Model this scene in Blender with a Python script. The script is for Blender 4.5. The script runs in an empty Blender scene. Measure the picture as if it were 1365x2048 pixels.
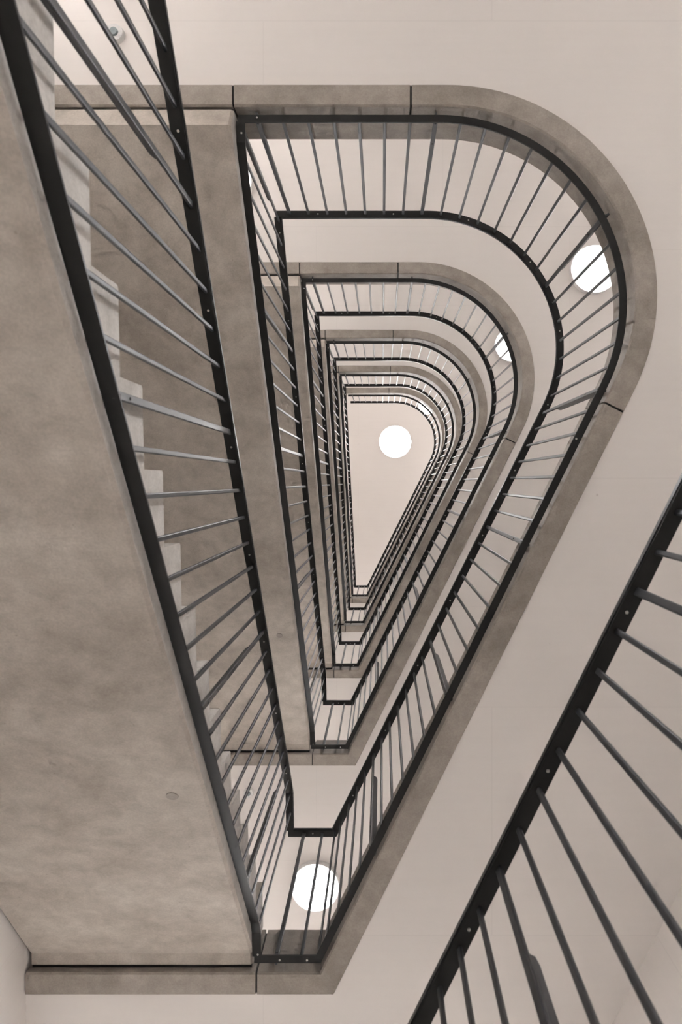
import bpy, bmesh, math
from mathutils import Vector, Matrix

# ------------------------------------------------------------------ camera, world, exposure
scene = bpy.context.scene
COL = scene.collection
CAM_Z = 1.92                       # camera height above the lowest floor
cam_data = bpy.data.cameras.new('camera')
cam = bpy.data.objects.new('camera', cam_data)
COL.objects.link(cam)
cam.location = (0, 0, CAM_Z)
cam.rotation_euler = (math.pi, 0, 0)          # looking straight up, image right = +X, image down = +Y
cam_data.sensor_fit = 'VERTICAL'
cam_data.sensor_height = 36.0
cam_data.sensor_width = 24.0
cam_data.lens = 24.0
cam_data.shift_x = -(764.9 - 682.5) / 2048
cam_data.shift_y = -(1024 - 963.8) / 2048
cam_data.clip_start = 0.02
cam_data.dof.use_dof = True
cam_data.dof.focus_distance = 8.0
cam_data.dof.aperture_fstop = 4.5
scene.camera = cam

world = bpy.data.worlds.new('world')
scene.world = world
world.use_nodes = True
bg = world.node_tree.nodes['Background']
bg.inputs[0].default_value = (0.80, 0.88, 1.0, 1)
bg.inputs[1].default_value = 1.0

scene.view_settings.view_transform = 'Standard'
scene.view_settings.look = 'None'
scene.view_settings.gamma = 1.0
scene.view_settings.use_curve_mapping = False
scene.view_settings.exposure = 1.0
scene.cycles.max_bounces = 8
scene.cycles.diffuse_bounces = 5
scene.cycles.glossy_bounces = 2
scene.cycles.use_denoising = True
scene.cycles.sample_clamp_indirect = 10.0
scene.cycles.use_adaptive_sampling = True
scene.cycles.adaptive_threshold = 0.1
scene.cycles.adaptive_min_samples = 10
scene.cycles.sample_clamp_direct = 2.5
scene.cycles.time_limit = 700
scene.cycles.use_light_tree = False

LAMP_STRENGTH = 52.0
LAMP_COLOR = (0.985, 0.985, 1.0, 1)

# ------------------------------------------------------------------ dimensions (metres)
H = 3.0                            # storey height
NLEV = 6                           # landings 0..5
RIM0 = CAM_Z + 0.719               # underside of the edge panels, landing 0
RIM_T = 0.360                      # height of the edge panels
RIM_W = 0.116
CX, CY, R = 0.357, -1.021, 1.026   # inner face of the edge panels: circle at the round end
NX, NY = 0.8951, 0.4459            # normal of the slanting side
TH_END = math.atan2(NY, NX)
DIAG = NX * CX + NY * CY + R
BOT = 2.676
XL = -1.95                         # left wall
TOPW, BOTW, RIGHTW, DIAGW = -3.9, 5.0, 3.3, 2.45
ROOF_Z = RIM0 + H * NLEV
def lev(k): return RIM0 + H * k
def face_x(y): return -0.768 + 0.0214 * y     # side of the stair flights towards the well

# ------------------------------------------------------------------ helpers
def tag(o, label, cat=None, group=None, kind=None):
    o['label'] = label
    if cat: o['category'] = cat
    if group: o['group'] = group
    if kind: o['kind'] = kind
    return o

def new_obj(name, me, parent=None, mat=None):
    o = bpy.data.objects.new(name, me)
    COL.objects.link(o)
    if parent is not None: o.parent = parent
    if mat is not None and me is not None and len(me.materials) == 0: me.materials.append(mat)
    return o

def empty(name, loc=(0, 0, 0)):
    o = bpy.data.objects.new(name, None)
    o.empty_display_size = 0.1
    COL.objects.link(o)
    o.location = loc
    return o

def mesh_from(name, verts, faces, smooth=False):
    me = bpy.data.meshes.new(name)
    me.from_pydata([tuple(v) for v in verts], [], faces)
    me.update()
    bm = bmesh.new(); bm.from_mesh(me)
    bmesh.ops.recalc_face_normals(bm, faces=bm.faces)
    bm.to_mesh(me); bm.free()
    if smooth:
        for p in me.polygons: p.use_smooth = True
    return me

def prism(name, poly, z0, z1):
    """polygon in XY extruded from z0 to z1"""
    n = len(poly)
    v = [(x, y, z0) for x, y in poly] + [(x, y, z1) for x, y in poly]
    f = [list(range(n - 1, -1, -1)), list(range(n, 2 * n))]
    f += [[i, (i + 1) % n, n + (i + 1) % n, n + i] for i in range(n)]
    return mesh_from(name, v, f)

def sweep(name, rows):
    """rows: list of cross-sections (closed loops of equal length) -> capped tube"""
    n = len(rows[0]); v = []; f = []
    for r in rows: v += r
    for i in range(len(rows) - 1):
        for j in range(n):
            a = i * n + j; b = i * n + (j + 1) % n
            f.append([a, b, b + n, a + n])
    f.append(list(range(n - 1, -1, -1)))
    m = (len(rows) - 1) * n
    f.append([m + j for j in range(n)])
    return mesh_from(name, v, f)

def box_into(bm, x0, x1, y0, y1, z0, z1):
    bmesh.ops.create_cube(bm, size=1, matrix=Matrix.Translation(((x0 + x1) / 2, (y0 + y1) / 2, (z0 + z1) / 2)) @
                          Matrix.Diagonal((x1 - x0, y1 - y0, z1 - z0, 1)))

# ------------------------------------------------------------------ materials
def material(name):
    m = bpy.data.materials.new(name); m.use_nodes = True
    nt = m.node_tree
    return m, nt, nt.nodes['Principled BSDF']

def ramp(nt, fac, stops):
    r = nt.nodes.new('ShaderNodeValToRGB')
    e = r.color_ramp.elements
    while len(e) < len(stops): e.new(0.5)
    for el, (p, c) in zip(e, stops):
        el.position = p; el.color = (*c, 1)
    nt.links.new(fac, r.inputs[0])
    return r.outputs[0]

def noise(nt, co, scale, detail=4, rough=0.55, dist=0.0):
    n = nt.nodes.new('ShaderNodeTexNoise')
    n.inputs['Scale'].default_value = scale; n.inputs['Detail'].default_value = detail
    n.inputs['Roughness'].default_value = rough; n.inputs['Distortion'].default_value = dist
    nt.links.new(co, n.inputs['Vector'])
    return n.outputs['Fac']

def mix(nt, mode, fac, a, b):
    m = nt.nodes.new('ShaderNodeMix'); m.data_type = 'RGBA'; m.blend_type = mode
    if isinstance(fac, float): m.inputs[0].default_value = fac
    else: nt.links.new(fac, m.inputs[0])
    nt.links.new(a, m.inputs[6]) if not isinstance(a, tuple) else setattr(m.inputs[6], 'default_value', (*a, 1))
    nt.links.new(b, m.inputs[7]) if not isinstance(b, tuple) else setattr(m.inputs[7], 'default_value', (*b, 1))
    return m.outputs[2]

def position(nt, scale=(1, 1, 1)):
    g = nt.nodes.new('ShaderNodeNewGeometry')
    mp = nt.nodes.new('ShaderNodeMapping')
    mp.inputs['Scale'].default_value = scale
    nt.links.new(g.outputs['Position'], mp.inputs['Vector'])
    return mp.outputs['Vector']

def bump(nt, bsdf, h, strength, dist=0.01):
    b = nt.nodes.new('ShaderNodeBump')
    b.inputs['Strength'].default_value = strength; b.inputs['Distance'].default_value = dist
    nt.links.new(h, b.inputs['Height']); nt.links.new(b.outputs[0], bsdf.inputs['Normal'])

def concrete(name, dark, mid, light, rough=0.72, streak=(1, 1, 1)):
    m, nt, b = material(name)
    co = position(nt, streak)
    big = noise(nt, co, 1.7, 5, 0.6, 0.6)
    col = ramp(nt, big, [(0.30, dark), (0.5, mid), (0.72, light)])
    midn = noise(nt, co, 9, 5, 0.65, 0.3)
    col = mix(nt, 'MULTIPLY', 0.8, col, ramp(nt, midn, [(0.30, (0.76, 0.75, 0.73)), (0.68, (1.12, 1.12, 1.12))]))
    fine = noise(nt, co, 120, 2, 0.5)
    col = mix(nt, 'MULTIPLY', 0.6, col, ramp(nt, fine, [(0.35, (0.86, 0.86, 0.86)), (0.65, (1.06, 1.06, 1.06))]))
    vor = nt.nodes.new('ShaderNodeTexVoronoi'); vor.inputs['Scale'].default_value = 14
    nt.links.new(co, vor.inputs['Vector'])
    col = mix(nt, 'MULTIPLY', 1.0, col, ramp(nt, vor.outputs['Distance'], [(0.03, (0.78, 0.76, 0.74)), (0.07, (1, 1, 1))]))
    nt.links.new(col, b.inputs['Base Color'])
    b.inputs['Roughness'].default_value = rough
    b.inputs['Specular IOR Level'].default_value = 0.35
    bump(nt, b, fine, 0.15, 0.004)
    return m

M_CONC = concrete('concrete_soffit', (0.385, 0.342, 0.298), (0.495, 0.448, 0.398), (0.58, 0.534, 0.482))
M_EDGE = concrete('concrete_edge_panel', (0.295, 0.262, 0.23), (0.375, 0.336, 0.298), (0.44, 0.40, 0.36), 0.6)
M_CONC_LIT = concrete('concrete_lit', (0.58, 0.55, 0.52), (0.65, 0.62, 0.585), (0.70, 0.67, 0.64))  # same concrete, lightened to paint the stronger light on steps and side faces

def plaster(name, base):
    m, nt, b = material(name)
    co = position(nt)
    a = noise(nt, co, 0.9, 4, 0.5, 0.4)
    c = ramp(nt, a, [(0.3, tuple(x * 0.965 for x in base)), (0.7, base)])
    bands = noise(nt, position(nt, (0.5, 7, 1)), 3.0, 3, 0.6)
    c = mix(nt, 'MULTIPLY', 0.35, c, ramp(nt, bands, [(0.35, (0.965, 0.965, 0.965)), (0.6, (1, 1, 1))]))
    spots = nt.nodes.new('ShaderNodeTexVoronoi'); spots.inputs['Scale'].default_value = 2.6
    nt.links.new(co, spots.inputs['Vector'])
    c = mix(nt, 'MULTIPLY', 1.0, c, ramp(nt, spots.outputs['Distance'], [(0.010, (0.80, 0.78, 0.77)), (0.022, (1, 1, 1))]))
    br = nt.nodes.new('ShaderNodeTexBrick')                 # faint formwork seams
    mp = nt.nodes.new('ShaderNodeMapping'); mp.inputs['Location'].default_value = (-0.60, 2.52, 0)
    nt.links.new(co, mp.inputs['Vector']); nt.links.new(mp.outputs[0], br.inputs['Vector'])
    br.inputs['Scale'].default_value = 1.0; br.inputs['Brick Width'].default_value = 2.5; br.inputs['Row Height'].default_value = 1.25
    br.inputs['Mortar Size'].default_value = 0.0035; br.inputs['Mortar Smooth'].default_value = 0.3
    for nm, v in (('Color1', 1.0), ('Color2', 0.994), ('Mortar', 0.955)):
        br.inputs[nm].default_value = (v, v, v, 1)
    c = mix(nt, 'MULTIPLY', 1.0, c, br.outputs['Color'])
    nt.links.new(c, b.inputs['Base Color'])
    b.inputs['Roughness'].default_value = 0.75
    b.inputs['Specular IOR Level'].default_value = 0.25
    bump(nt, b, noise(nt, co, 35, 3), 0.05, 0.004)
    return m

M_WHITE = plaster('white_plaster', (0.82, 0.779, 0.748))


def paint(name, col, rough, spec=0.5, metal=0.0):
    m, nt, b = material(name)
    n = noise(nt, position(nt), 40, 3)
    c = ramp(nt, n, [(0.3, tuple(x * 0.88 for x in col)), (0.7, tuple(x * 1.1 for x in col))])
    nt.links.new(c, b.inputs['Base Color'])
    b.inputs['Roughness'].default_value = rough
    b.inputs['Specular IOR Level'].default_value = spec
    b.inputs['Metallic'].default_value = metal
    return m

M_FLOOR = paint('floor_screed', (0.50, 0.48, 0.46), 0.5)
M_STEEL = paint('black_painted_steel', (0.014, 0.0135, 0.013), 0.42, 0.35)
M_BAL = paint('anthracite_baluster_paint', (0.032, 0.034, 0.039), 0.36, 0.85)
M_CAP = paint('black_handrail_cap', (0.014, 0.014, 0.016), 0.28, 0.6)
M_SCREW = paint('zinc_screw', (0.55, 0.53, 0.50), 0.35, 0.5, 0.6)
M_BOLT = paint('dark_bolt', (0.012, 0.012, 0.012), 0.5)
M_PLASTIC = paint('white_plastic', (0.75, 0.74, 0.73), 0.45)
M_GREY = paint('grey_sensor_window', (0.22, 0.26, 0.27), 0.4)

def emitter(name, strength, color):
    m, nt, b = material(name)
    b.inputs['Base Color'].default_value = (0.9, 0.9, 0.9, 1)
    b.inputs['Emission Color'].default_value = color
    b.inputs['Emission Strength'].default_value = strength
    m.cycles.emission_sampling = 'FRONT'
    return m
M_LAMP = emitter('lamp_diffuser', LAMP_STRENGTH, LAMP_COLOR)
M_SKY = emitter('skylight_diffuser', LAMP_STRENGTH * 0.7, (1.0, 0.97, 0.96, 1))

# ------------------------------------------------------------------ plan paths
def inner_path(d, x_start, x_end, cx=CX, cy=CY, r=R, bot=BOT, arc_n=40, dx=0.0):
    """well outline offset outward by d: top edge, round end, slanting side, bottom edge. Each point carries its tangent station."""
    pts = [(x_start, cy - r - d)]
    for i in range(arc_n + 1):
        t = -math.pi / 2 + (TH_END + math.pi / 2) * i / arc_n
        pts.append((cx + (r + d) * math.cos(t), cy + (r + d) * math.sin(t)))
    dg = NX * cx + NY * cy + r + d
    yb = bot + d
    pts.append(((dg - NY * yb) / NX, yb))
    pts.append((x_end, yb))
    return pts

def subdivide(poly_in, poly_out, s0, s1):
    """cut two corresponding polylines between lengths s0 and s1 measured on the first"""
    acc = 0.0; A = []; B = []
    for i in range(len(poly_in) - 1):
        a, b = Vector(poly_in[i]), Vector(poly_in[i + 1]); L = (b - a).length
        c, d = Vector(poly_out[i]), Vector(poly_out[i + 1])
        lo, hi = max(s0, acc), min(s1, acc + L)
        if hi - lo > 1e-6:
            for s in (lo, hi):
                t = (s - acc) / L
                p, q = a.lerp(b, t), c.lerp(d, t)
                if not A or (A[-1] - p).length > 1e-5:
                    A.append(p); B.append(q)
        acc += L
    return A, B

def plen(p): return sum((Vector(p[i + 1]) - Vector(p[i])).length for i in range(len(p) - 1))
def along(p, s):
    acc = 0.0
    for i in range(len(p) - 1):
        a, b = Vector(p[i]), Vector(p[i + 1]); L = (b - a).length
        if s <= acc + L or i == len(p) - 2:
            d = (b - a).normalized()
            return a + d * (s - acc), d
        acc += L

# ------------------------------------------------------------------ shell: walls, lowest floor, roof
ROOM = [(XL, TOPW), (RIGHTW, TOPW), (RIGHTW, (DIAGW - NX * RIGHTW) / NY),
        ((DIAGW - NY * BOTW) / NX, BOTW), (XL, BOTW)]
WALL_NAMES = [('wall_far', 'plain white wall behind the straight landing at the top'),
              ('wall_right', 'plain white wall beyond the rounded end of the landings'),
              ('wall_diagonal', 'plain white slanting wall in the lower right corner'),
              ('wall_near', 'plain white wall closing the narrow end of the stairwell'),
              ('wall_left', 'plain white wall along the outer side of the stair flights')]
cenx = sum(p[0] for p in ROOM) / 5; ceny = sum(p[1] for p in ROOM) / 5
for i, (nm, lb) in enumerate(WALL_NAMES):
    a, b = Vector(ROOM[i]), Vector(ROOM[(i + 1) % 5])
    d = (b - a).normalized(); n = Vector((d.y, -d.x))
    if n.dot(Vector((cenx, ceny)) - a) > 0: n = -n
    a2, b2 = a - d * 0.0, b + d * 0.0
    me = prism(nm, [tuple(a2), tuple(b2), tuple(b2 + n * 0.2), tuple(a2 + n * 0.2)], -0.2, ROOF_Z + 0.3)
    tag(new_obj(nm, me, None, M_WHITE), lb, 'wall', kind='structure')

tag(new_obj('floor', prism('floor', ROOM, -0.2, 0.0), None, M_FLOOR), 'grey screed floor at the foot of the stairwell', 'floor', kind='structure')
tag(new_obj('ceiling', prism('ceiling', ROOM, ROOF_Z, ROOF_Z + 0.3), None, M_WHITE),
    'white topmost ceiling closing the stairwell with the round skylight', 'ceiling', kind='structure')

# ------------------------------------------------------------------ landings
ORD = ['nearest', 'largest', 'second largest', 'third largest', 'fourth largest', 'smallest topmost']
GAP = 0.011
X_TOP_END = face_x(-2.05) - 0.004          # rim corner above the flight, top edge
P_IN = inner_path(0, XL + 0.005, XL + 0.005)
P_OUT = inner_path(RIM_W, XL + 0.005, XL + 0.005)
P_HOLE = inner_path(RIM_W + 0.004, XL, XL)
L_TOT = plen(P_IN)
TOP_X0 = P_IN[0][0]
J = [-0.814 - TOP_X0, 0.1563 - TOP_X0]
arc_end = (CX - TOP_X0) + R * (TH_END + math.pi / 2)
J.append(arc_end + 0.145)
J.append(L_TOT - (-0.687 - TOP_X0))
cuts = [0.0] + J + [L_TOT]

def edge_panel_mesh(s0, s1):
    A, B = subdivide(P_IN, P_OUT, s0, s1)
    for e0, e1 in ((0, 1), (-1, -2)):                      # square ends
        d = (A[e1] - A[e0]).normalized(); n = Vector((-d.y, d.x))
        if n.dot(B[e0] - A[e0]) < 0: n = -n
        B[e0] = A[e0] + n * RIM_W
    rows = []
    ch = 0.009
    for p, q in zip(A, B):
        n = (q - p); n = n / n.length; k = (q - p).length / RIM_W   # mitre factor
        def at(d): return p + n * d * k
        prof = [(0, ch), (0, RIM_T), (RIM_W, RIM_T), (RIM_W, 0), (ch, 0)]
        rows.append([(at(d).x, at(d).y, z) for d, z in prof])
    return sweep('edge_panel', rows)
EDGE_MESHES = [edge_panel_mesh(cuts[i] + (GAP / 2 if i else 0), cuts[i + 1] - (GAP / 2 if i < 4 else 0)) for i in range(5)]
for me in EDGE_MESHES: me.materials.append(M_EDGE)
def joint_mesh(s):
    A, B = subdivide(P_IN, P_OUT, s - GAP / 2, s + GAP / 2)
    d = (A[-1] - A[0]).normalized(); n = Vector((-d.y, d.x))
    if n.dot(B[0] - A[0]) < 0: n = -n
    a, b = A[0], A[-1]
    poly = [tuple(a + n * 0.016), tuple(b + n * 0.016), tuple(b + n * RIM_W), tuple(a + n * RIM_W)]
    me = prism('joint_shade', poly, 0.016, RIM_T - 0.01); me.materials.append(M_BOLT)  # added black block paints the dark of the open joint gap
    return me
JOINT_MESHES = [joint_mesh(s) for s in J]

slab_poly = [(XL, TOPW), (RIGHTW, TOPW), ROOM[2], ROOM[3], (XL, BOTW)] + list(reversed(P_HOLE))
slab_me = prism('floor', slab_poly, 0.012, RIM_T)
slab_me.materials.append(M_WHITE); slab_me.materials.append(M_FLOOR)
for p in slab_me.polygons:
    if p.normal.z > 0.5: p.material_index = 1
for k in range(NLEV):
    s = new_obj('floor', slab_me)
    s.location.z = lev(k)
    tag(s, 'white underside of the landing with the %s concrete edge ring' % ORD[k], 'landing', kind='structure')
    for me in EDGE_MESHES:
        new_obj('edge_panel', me, s)
    for me in JOINT_MESHES:
        new_obj('joint_shade', me, s)

# ------------------------------------------------------------------ stair flights
RISER, GOING, NR = H / 16, 0.27, 16
F0 = RIM_T                                        # floor level relative to landing underside
Y1 = 2.39 - 15 * GOING                            # first riser
M_SL = 0.6928
def soffit(y): return 1.2382 + M_SL * y           # relative to landing underside
prof = [(-2.028, 0.0), (-1.903, soffit(-1.903)), (2.595, soffit(2.595)), (2.655, soffit(2.595)),
        (2.655, F0 + H), (2.39, F0 + H), (2.39, F0 + H - RISER), (Y1, F0), (-2.028, F0)]
N = len(prof)
ch = 0.014
rowL = [(XL + 0.02, y, z) for y, z in prof]
rowM = [(face_x(y) - ch, y, z) for y, z in prof]
rowR = [(face_x(y), y, z + (ch if i < 4 else 0)) for i, (y, z) in enumerate(prof)]
BODY_ME = sweep('waist_slab', [rowL, rowM, rowR])
BODY_ME.materials.append(M_CONC); BODY_ME.materials.append(M_CONC_LIT)
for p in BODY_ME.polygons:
    if p.normal.x > 0.95: p.material_index = 1        # side face coloured lighter for the light falling on it

def step_mesh():
    # one step at the origin: riser foot at (0,0), nosing (0,RISER), back (GOING,RISER)
    e = 0.008
    tri = [(0, 0), (0, RISER - e), (e, RISER), (GOING, RISER)]
    rows = []
    for x, dy in ((-1.165, 0), (0.0, 0)):
        rows.append([(x, y, z) for y, z in tri])
    me = sweep('step', rows); me.materials.append(M_CONC_LIT)
    return me
STEP_ME = step_mesh()
pb = bmesh.new()
bmesh.ops.create_cone(pb, cap_ends=True, segments=24, radius1=0.026, radius2=0.028, depth=0.006,
                      matrix=Matrix.Rotation(math.atan(M_SL), 4, 'X'))
PLUG_ME = bpy.data.meshes.new('anchor_plug'); pb.to_mesh(PLUG_ME); pb.free(); PLUG_ME.materials.append(M_EDGE)
STRIPS = [prism('gap_shade', [(XL + 0.02, ya), (xe, ya), (xe, yb), (XL + 0.02, yb)], za, zb)
          for xe, ya, yb, za, zb in ((-0.815, -2.046, -2.029, 0.03, F0 - 0.02), (-0.720, 2.656, 2.675, H + 0.045, F0 + H - 0.02))]
for me in STRIPS: me.materials.append(M_BOLT)  # added black strips paint the shade in the open gaps at flight ends
FL = ['nearest, with the widest soffit at the left edge', 'second from below, seen behind the nearest railing',
      'third from below, a narrow strip left of the well', 'fourth from below, a slim strip left of the well',
      'topmost, a thin strip beside the highest landing']
for k in range(NLEV - 1):
    e = empty('stair_flight', (-1.3, 0.3, lev(k)))
    tag(e, 'concrete stair flight, ' + FL[k], 'stairs', 'concrete stair flights')
    b = new_obj('waist_slab', BODY_ME, e); b.matrix_parent_inverse = e.matrix_basis.inverted(); b.location = (0, 0, lev(k))
    b.matrix_parent_inverse = Matrix.Identity(4); b.location = (1.3, -0.3, 0)
    new_obj('anchor_plug', PLUG_ME, e).location = (1.3 - 0.884, 1.322 - 0.3, soffit(1.322))
    for me in STRIPS:
        new_obj('gap_shade', me, e).location = (1.3, -0.3, 0)
    for i in range(15):
        y = Y1 + GOING * i
        st = new_obj('step', STEP_ME, e)
        st.location = (1.3 + face_x(y), y - 0.3, F0 + RISER * i)
        st.rotation_euler.z = -math.atan(0.0214)

# ------------------------------------------------------------------ railings
BCX, BCY, BR, BBOT = 0.335, -1.002, 0.994, 2.62
BAR_Z, RAIL_Z = 0.021, 1.366            # underside of the bottom bar / of the handrail flat, above landing underside
BAR_T, FLAT_T, CAP_T = 0.010, 0.010, 0.020
def rail_x(y): return -0.733 + 0.0195 * y
XA, XB = rail_x(BCY - BR), rail_x(BBOT)

def offset_rows(pin, pout, z0, z1):
    return [[(a[0], a[1], z0), (b[0], b[1], z0), (b[0], b[1], z1), (a[0], a[1], z1)] for a, b in zip(pin, pout)]

def landing_flat(w, z0, t, name, c=None, left_out=0.02):
    c = c or (BCX, BCY, BR, BBOT)
    pin = inner_path(-w / 2, XA - left_out, XB - left_out, *c)
    pout = inner_path(w / 2, XA - left_out, XB - left_out, *c)
    return sweep(name, offset_rows(pin, pout, z0, z0 + t))

def flight_flat(w, zf, t, name, xoff=0.0):
    ys = [-1.975] + [y for y in (-1.90, -1.86)] + [-1.8 + 0.2 * i for i in range(21)] + [2.32, 2.40, 2.47, 2.55, 2.60]
    ys = sorted(set(ys))
    rows = []
    for y in ys:
        x = rail_x(y) + xoff; z = zf(y)
        rows.append([(x + w / 2, y, z), (x - w / 2, y, z), (x - w / 2, y, z + t), (x + w / 2, y, z + t)])
    return sweep(name, rows)
def bar_f(y): return min(max(BAR_Z, 1.311 + 0.70 * y), H + BAR_Z)
def hand_f(y): return min(max(RAIL_Z, 2.748 + 0.70 * y), H + RAIL_Z)

def bar_mesh(name, wx, wy, bev=0.0035):
    bm = bmesh.new()
    box_into(bm, -wx / 2, wx / 2, -wy / 2, wy / 2, 0, 1)
    ed = [e for e in bm.edges if abs(e.verts[0].co.z - e.verts[1].co.z) > 0.5]
    bmesh.ops.bevel(bm, geom=ed, offset=bev, segments=2, affect='EDGES', profile=0.5)
    me = bpy.data.meshes.new(name); bm.to_mesh(me); bm.free()
    me.materials.append(M_BAL)
    return me
BAL_ME = bar_mesh('baluster', 0.018, 0.012)
POST_ME = bar_mesh('post', 0.026, 0.012)

def fin_mesh(name, d0, d1):
    # plate beside a post on the side away from the well, unit height, bevelled upper corner
    t = 0.006
    pr = [(d0, 0), (d1, 0), (d1, 0.97), (d1 - 0.007, 1.0), (d0, 1.0)]
    rows = [[(x, d, z) for d, z in pr] for x in (-t, t)]
    me = sweep(name, rows); me.materials.append(M_BAL)
    return me
FIN_L = fin_mesh('fixing_plate', 0.0075, 0.034)
FIN_F = fin_mesh('fixing_plate', 0.0075, 0.020)

def disc_into(bm, loc, r, axis, h):
    rot = axis.to_track_quat('Z', 'Y').to_matrix().to_4x4()
    bmesh.ops.create_cone(bm, cap_ends=True, segments=10, radius1=r, radius2=r * 0.8, depth=h,
                          matrix=Matrix.Translation(loc) @ rot)

def finish(bm, name, mat):
    me = bpy.data.meshes.new(name); bm.to_mesh(me); bm.free(); me.materials.append(mat)
    return me

# landing railing, shared meshes
LBAR = landing_flat(0.041, BAR_Z, BAR_T, 'bottom_bar', (0.3097, -0.9787, 1.0123, 2.616)); LBAR.materials.append(M_STEEL)
LFLAT = landing_flat(0.049, RAIL_Z, FLAT_T, 'top_flat'); LFLAT.materials.append(M_STEEL)
LCAP = landing_flat(0.056, RAIL_Z + FLAT_T, CAP_T, 'handrail'); LCAP.materials.append(M_CAP)
CPATH = inner_path(0, XA, XB, BCX, BCY, BR, BBOT, 80)
CLEN = plen(CPATH)
PITCH = 0.1408
S0 = -0.690 - XA
POSTS = (0, 7, 15, 22, 29, 36, 43)
S_CORNER = (BCX - XA) + BR * (TH_END + math.pi / 2) + (Vector(CPATH[-2]) - Vector(CPATH[-3])).length
l_sites = []
for i in range(49):                        # wider spacing on the straight top and round end, tighter on the slanting side
    st = S0 + PITCH * min(i, 22) + 0.1353 * max(0, i - 22)
    p, d = along(CPATH, min(st, S_CORNER - 0.015))
    l_sites.append((p, d, i in POSTS))
for x, post in ((-0.446, False), (-0.583, True)):
    l_sites.append((Vector((x, BBOT)), Vector((-1, 0)), post))
bm = bmesh.new(); bb = bmesh.new()
for j, (p, d, post) in enumerate(l_sites):
    if j % 4 == 1:
        q = p + d * PITCH * 0.5
        disc_into(bm, (q.x, q.y, RAIL_Z - 0.001), 0.006, Vector((0, 0, -1)), 0.004)
    if post:
        inw = Vector((-d.y, d.x))                           # towards the well
        for hz in (0.075, 0.30):
            disc_into(bb, (p.x + inw.x * 0.0065, p.y + inw.y * 0.0065, hz), 0.0062, Vector((inw.x, inw.y, 0)), 0.003)
for q in ((XA + 0.0, BCY - BR + 0.085), (XA + 0.085, BCY - BR), (XB, BBOT - 0.03), (XB + 0.12, BBOT), (XB + 0.27, BBOT)):
    disc_into(bm, (q[0], q[1], BAR_Z - 0.001), 0.006, Vector((0, 0, -1)), 0.004)
q, _ = along(CPATH, (BCX - XA) + BR * (TH_END + math.pi / 2) + 0.36)
disc_into(bm, (q.x, q.y, BAR_Z - 0.001), 0.006, Vector((0, 0, -1)), 0.004)
LSCREW = finish(bm, 'screw_heads', M_SCREW); LBOLT = finish(bb, 'post_bolts', M_BOLT)

RL = ['nearest black landing railing running off the lower right corner',
      'black landing railing on the largest concrete edge ring',
      'black landing railing on the second largest concrete edge ring',
      'black landing railing on the third largest concrete edge ring',
      'black landing railing on the fourth largest concrete edge ring',
      'black landing railing on the smallest topmost concrete edge ring']
for k in range(NLEV):
    e = empty('landing_railing', (0, 0, lev(k)))
    tag(e, RL[k], 'railing', 'landing railings')
    new_obj('bottom_bar', LBAR, e); new_obj('top_flat', LFLAT, e); new_obj('handrail', LCAP, e)
    o = new_obj('screw_heads', LSCREW, e); o['kind'] = 'stuff'; o['label'] = 'small bright screw heads'
    o = new_obj('post_bolts', LBOLT, e); o['kind'] = 'stuff'; o['label'] = 'small black bolts'
    z0 = BAR_Z + BAR_T; h = RAIL_Z - z0
    for p, d, post in l_sites:
        o = new_obj('post' if post else 'baluster', POST_ME if post else BAL_ME, e)
        o.location = (p.x, p.y, z0); o.scale.z = h
        o.rotation_euler.z = math.atan2(d.y, d.x) + math.pi    # local +Y points away from the well
        if post:
            f = new_obj('fixing_plate', FIN_L, o)
            f.scale.z = 0.72

FBAR = flight_flat(0.048, bar_f, BAR_T, 'bottom_bar', -0.006); FBAR.materials.append(M_STEEL)
FFLAT = flight_flat(0.050, hand_f, FLAT_T, 'top_flat', -0.006); FFLAT.materials.append(M_STEEL)
FCAP = flight_flat(0.058, lambda y: hand_f(y) + FLAT_T, CAP_T, 'handrail', -0.006); FCAP.materials.append(M_CAP)
FP = 0.1425
f_sites = [(-0.241 + FP * n, n in (-12, -6, 0, 8, 16)) for n in range(-12, 20)]
bm = bmesh.new(); bb = bmesh.new()
for j, (y, post) in enumerate(f_sites):
    if j % 4 == 0 and y + FP / 2 < 2.5:
        yy = y + FP * 0.5
        disc_into(bm, (rail_x(yy) - 0.004, yy, hand_f(yy) - 0.001), 0.006, Vector((0, 0.55, -0.8)), 0.004)
    if post:
        for hz in (0.03, 0.11):
            disc_into(bb, (rail_x(y) + 0.0065, y, bar_f(y) + BAR_T + hz), 0.0055, Vector((1, 0, 0)), 0.003)
FSCREW = finish(bm, 'screw_heads', M_SCREW); FBOLT = finish(bb, 'post_bolts', M_BOLT)
SL = ['black stair railing on the nearest, widest stair flight',
      'black stair railing on the second stair flight from below',
      'black stair railing on the third stair flight from below',
      'black stair railing on the fourth stair flight from below',
      'black stair railing on the topmost stair flight']
for k in range(NLEV - 1):
    e = empty('stair_railing', (rail_x(0), 0, lev(k)))
    tag(e, SL[k], 'railing', 'stair flight railings')
    ox = -rail_x(0)
    for nm, me in (('bottom_bar', FBAR), ('top_flat', FFLAT), ('handrail', FCAP)):
        new_obj(nm, me, e).location.x = ox
    o = new_obj('screw_heads', FSCREW, e); o.location.x = ox; o['kind'] = 'stuff'; o['label'] = 'small bright screw heads'
    o = new_obj('post_bolts', FBOLT, e); o.location.x = ox; o['kind'] = 'stuff'; o['label'] = 'small black bolts'
    for y, post in f_sites:
        z0 = bar_f(y) + BAR_T * 0.85; h = hand_f(y) - z0 + 0.006
        o = new_obj('post' if post else 'baluster', POST_ME if post else BAL_ME, e)
        o.location = (ox + rail_x(y), y, z0); o.scale.z = h
        o.rotation_euler.z = math.pi / 2                       # local +Y points away from the well
        if post:
            f = new_obj('fixing_plate', FIN_F, o)
            f.scale.z = 0.72

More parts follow.
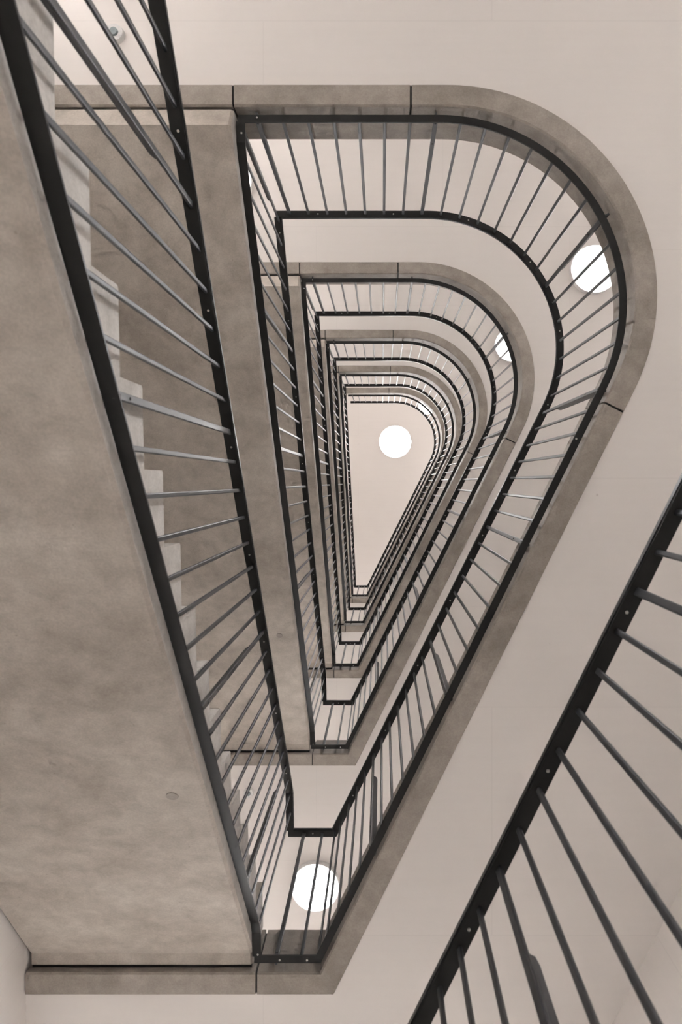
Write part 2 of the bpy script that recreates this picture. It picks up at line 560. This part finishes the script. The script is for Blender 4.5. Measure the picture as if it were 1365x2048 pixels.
# ------------------------------------------------------------------ ceiling lamps and detectors
def drum_mesh(name, r, z0, z1, seg=48, r2=None):
    r2 = r2 or r
    bm = bmesh.new()
    bmesh.ops.create_cone(bm, cap_ends=True, segments=seg, radius1=r, radius2=r2, depth=z1 - z0, matrix=Matrix.Translation((0, 0, (z0 + z1) / 2)))
    me = bpy.data.meshes.new(name); bm.to_mesh(me); bm.free()
    return me
LAMP_R = 0.235
HOUS = drum_mesh('housing', LAMP_R, -0.068, 0.0); HOUS.materials.append(M_PLASTIC)
DIFF = drum_mesh('diffuser', LAMP_R - 0.008, -0.072, -0.067, 32); DIFF.materials.append(M_LAMP)
def lamp(x, y, z, label):
    e = empty('ceiling_lamp', (x, y, z))
    tag(e, label, 'lamp', 'round ceiling lamps')
    new_obj('housing', HOUS, e); new_obj('diffuser', DIFF, e)
WHERE = ['added unseen under the nearest landing', 'under the largest ring', 'under the second largest ring', 'under the third largest ring',
         'under the fourth largest ring', 'under the smallest ring']
RIGHT_XY = {0: (2.08, -2.08), 1: (2.15, -2.08), 2: (2.078, -2.08), 3: (1.83, -1.94), 4: (2.12, -2.08), 5: (2.12, -2.08)}
for k in range(NLEV):  # lamps out of view, as on the lowest storey, are added for their light
    z = lev(k) + 0.012
    x, y = RIGHT_XY[k]
    lamp(x, y, z, 'round white ceiling lamp near the rounded end, ' + WHERE[k])
    lamp(-0.655, 3.963 if k <= 2 else 4.1, z, 'round white ceiling lamp at the narrow end, ' + WHERE[k])
    lamp(-1.51, -2.93, z, 'round white ceiling lamp by the flight start, ' + WHERE[k])
lamp(1.22, -2.07, ROOF_Z, 'round white lamp on the topmost ceiling beside the skylight')
lamp(-0.655, 4.0, ROOF_Z, 'round white lamp on the topmost ceiling above the narrow end')

e = empty('skylight', (CX, -1.10, ROOF_Z))
tag(e, 'large round glowing skylight in the middle of the topmost ceiling', 'skylight')
SF = drum_mesh('frame', 0.450, -0.03, 0.0); SF.materials.append(M_PLASTIC); new_obj('frame', SF, e)
SD = drum_mesh('diffuser', 0.432, -0.036, -0.03, r2=0.438); SD.materials.append(M_SKY); new_obj('diffuser', SD, e)

DB = drum_mesh('base', 0.045, -0.03, 0.0, 32, 0.05); DB.materials.append(M_PLASTIC)
DS = drum_mesh('sensor', 0.020, -0.042, -0.03, 24, 0.022); DS.materials.append(M_GREY)
for (x, y, k, lb) in ((-1.455, -2.44, 1, 'small round white smoke detector in the top left corner'),
                      (-1.315, 3.06, 2, 'small round white smoke detector behind the lower stair railing')):
    e = empty('smoke_detector', (x, y, lev(k) + 0.012))
    tag(e, lb, 'smoke detector', 'smoke detectors')
    new_obj('base', DB, e); new_obj('sensor', DS, e)
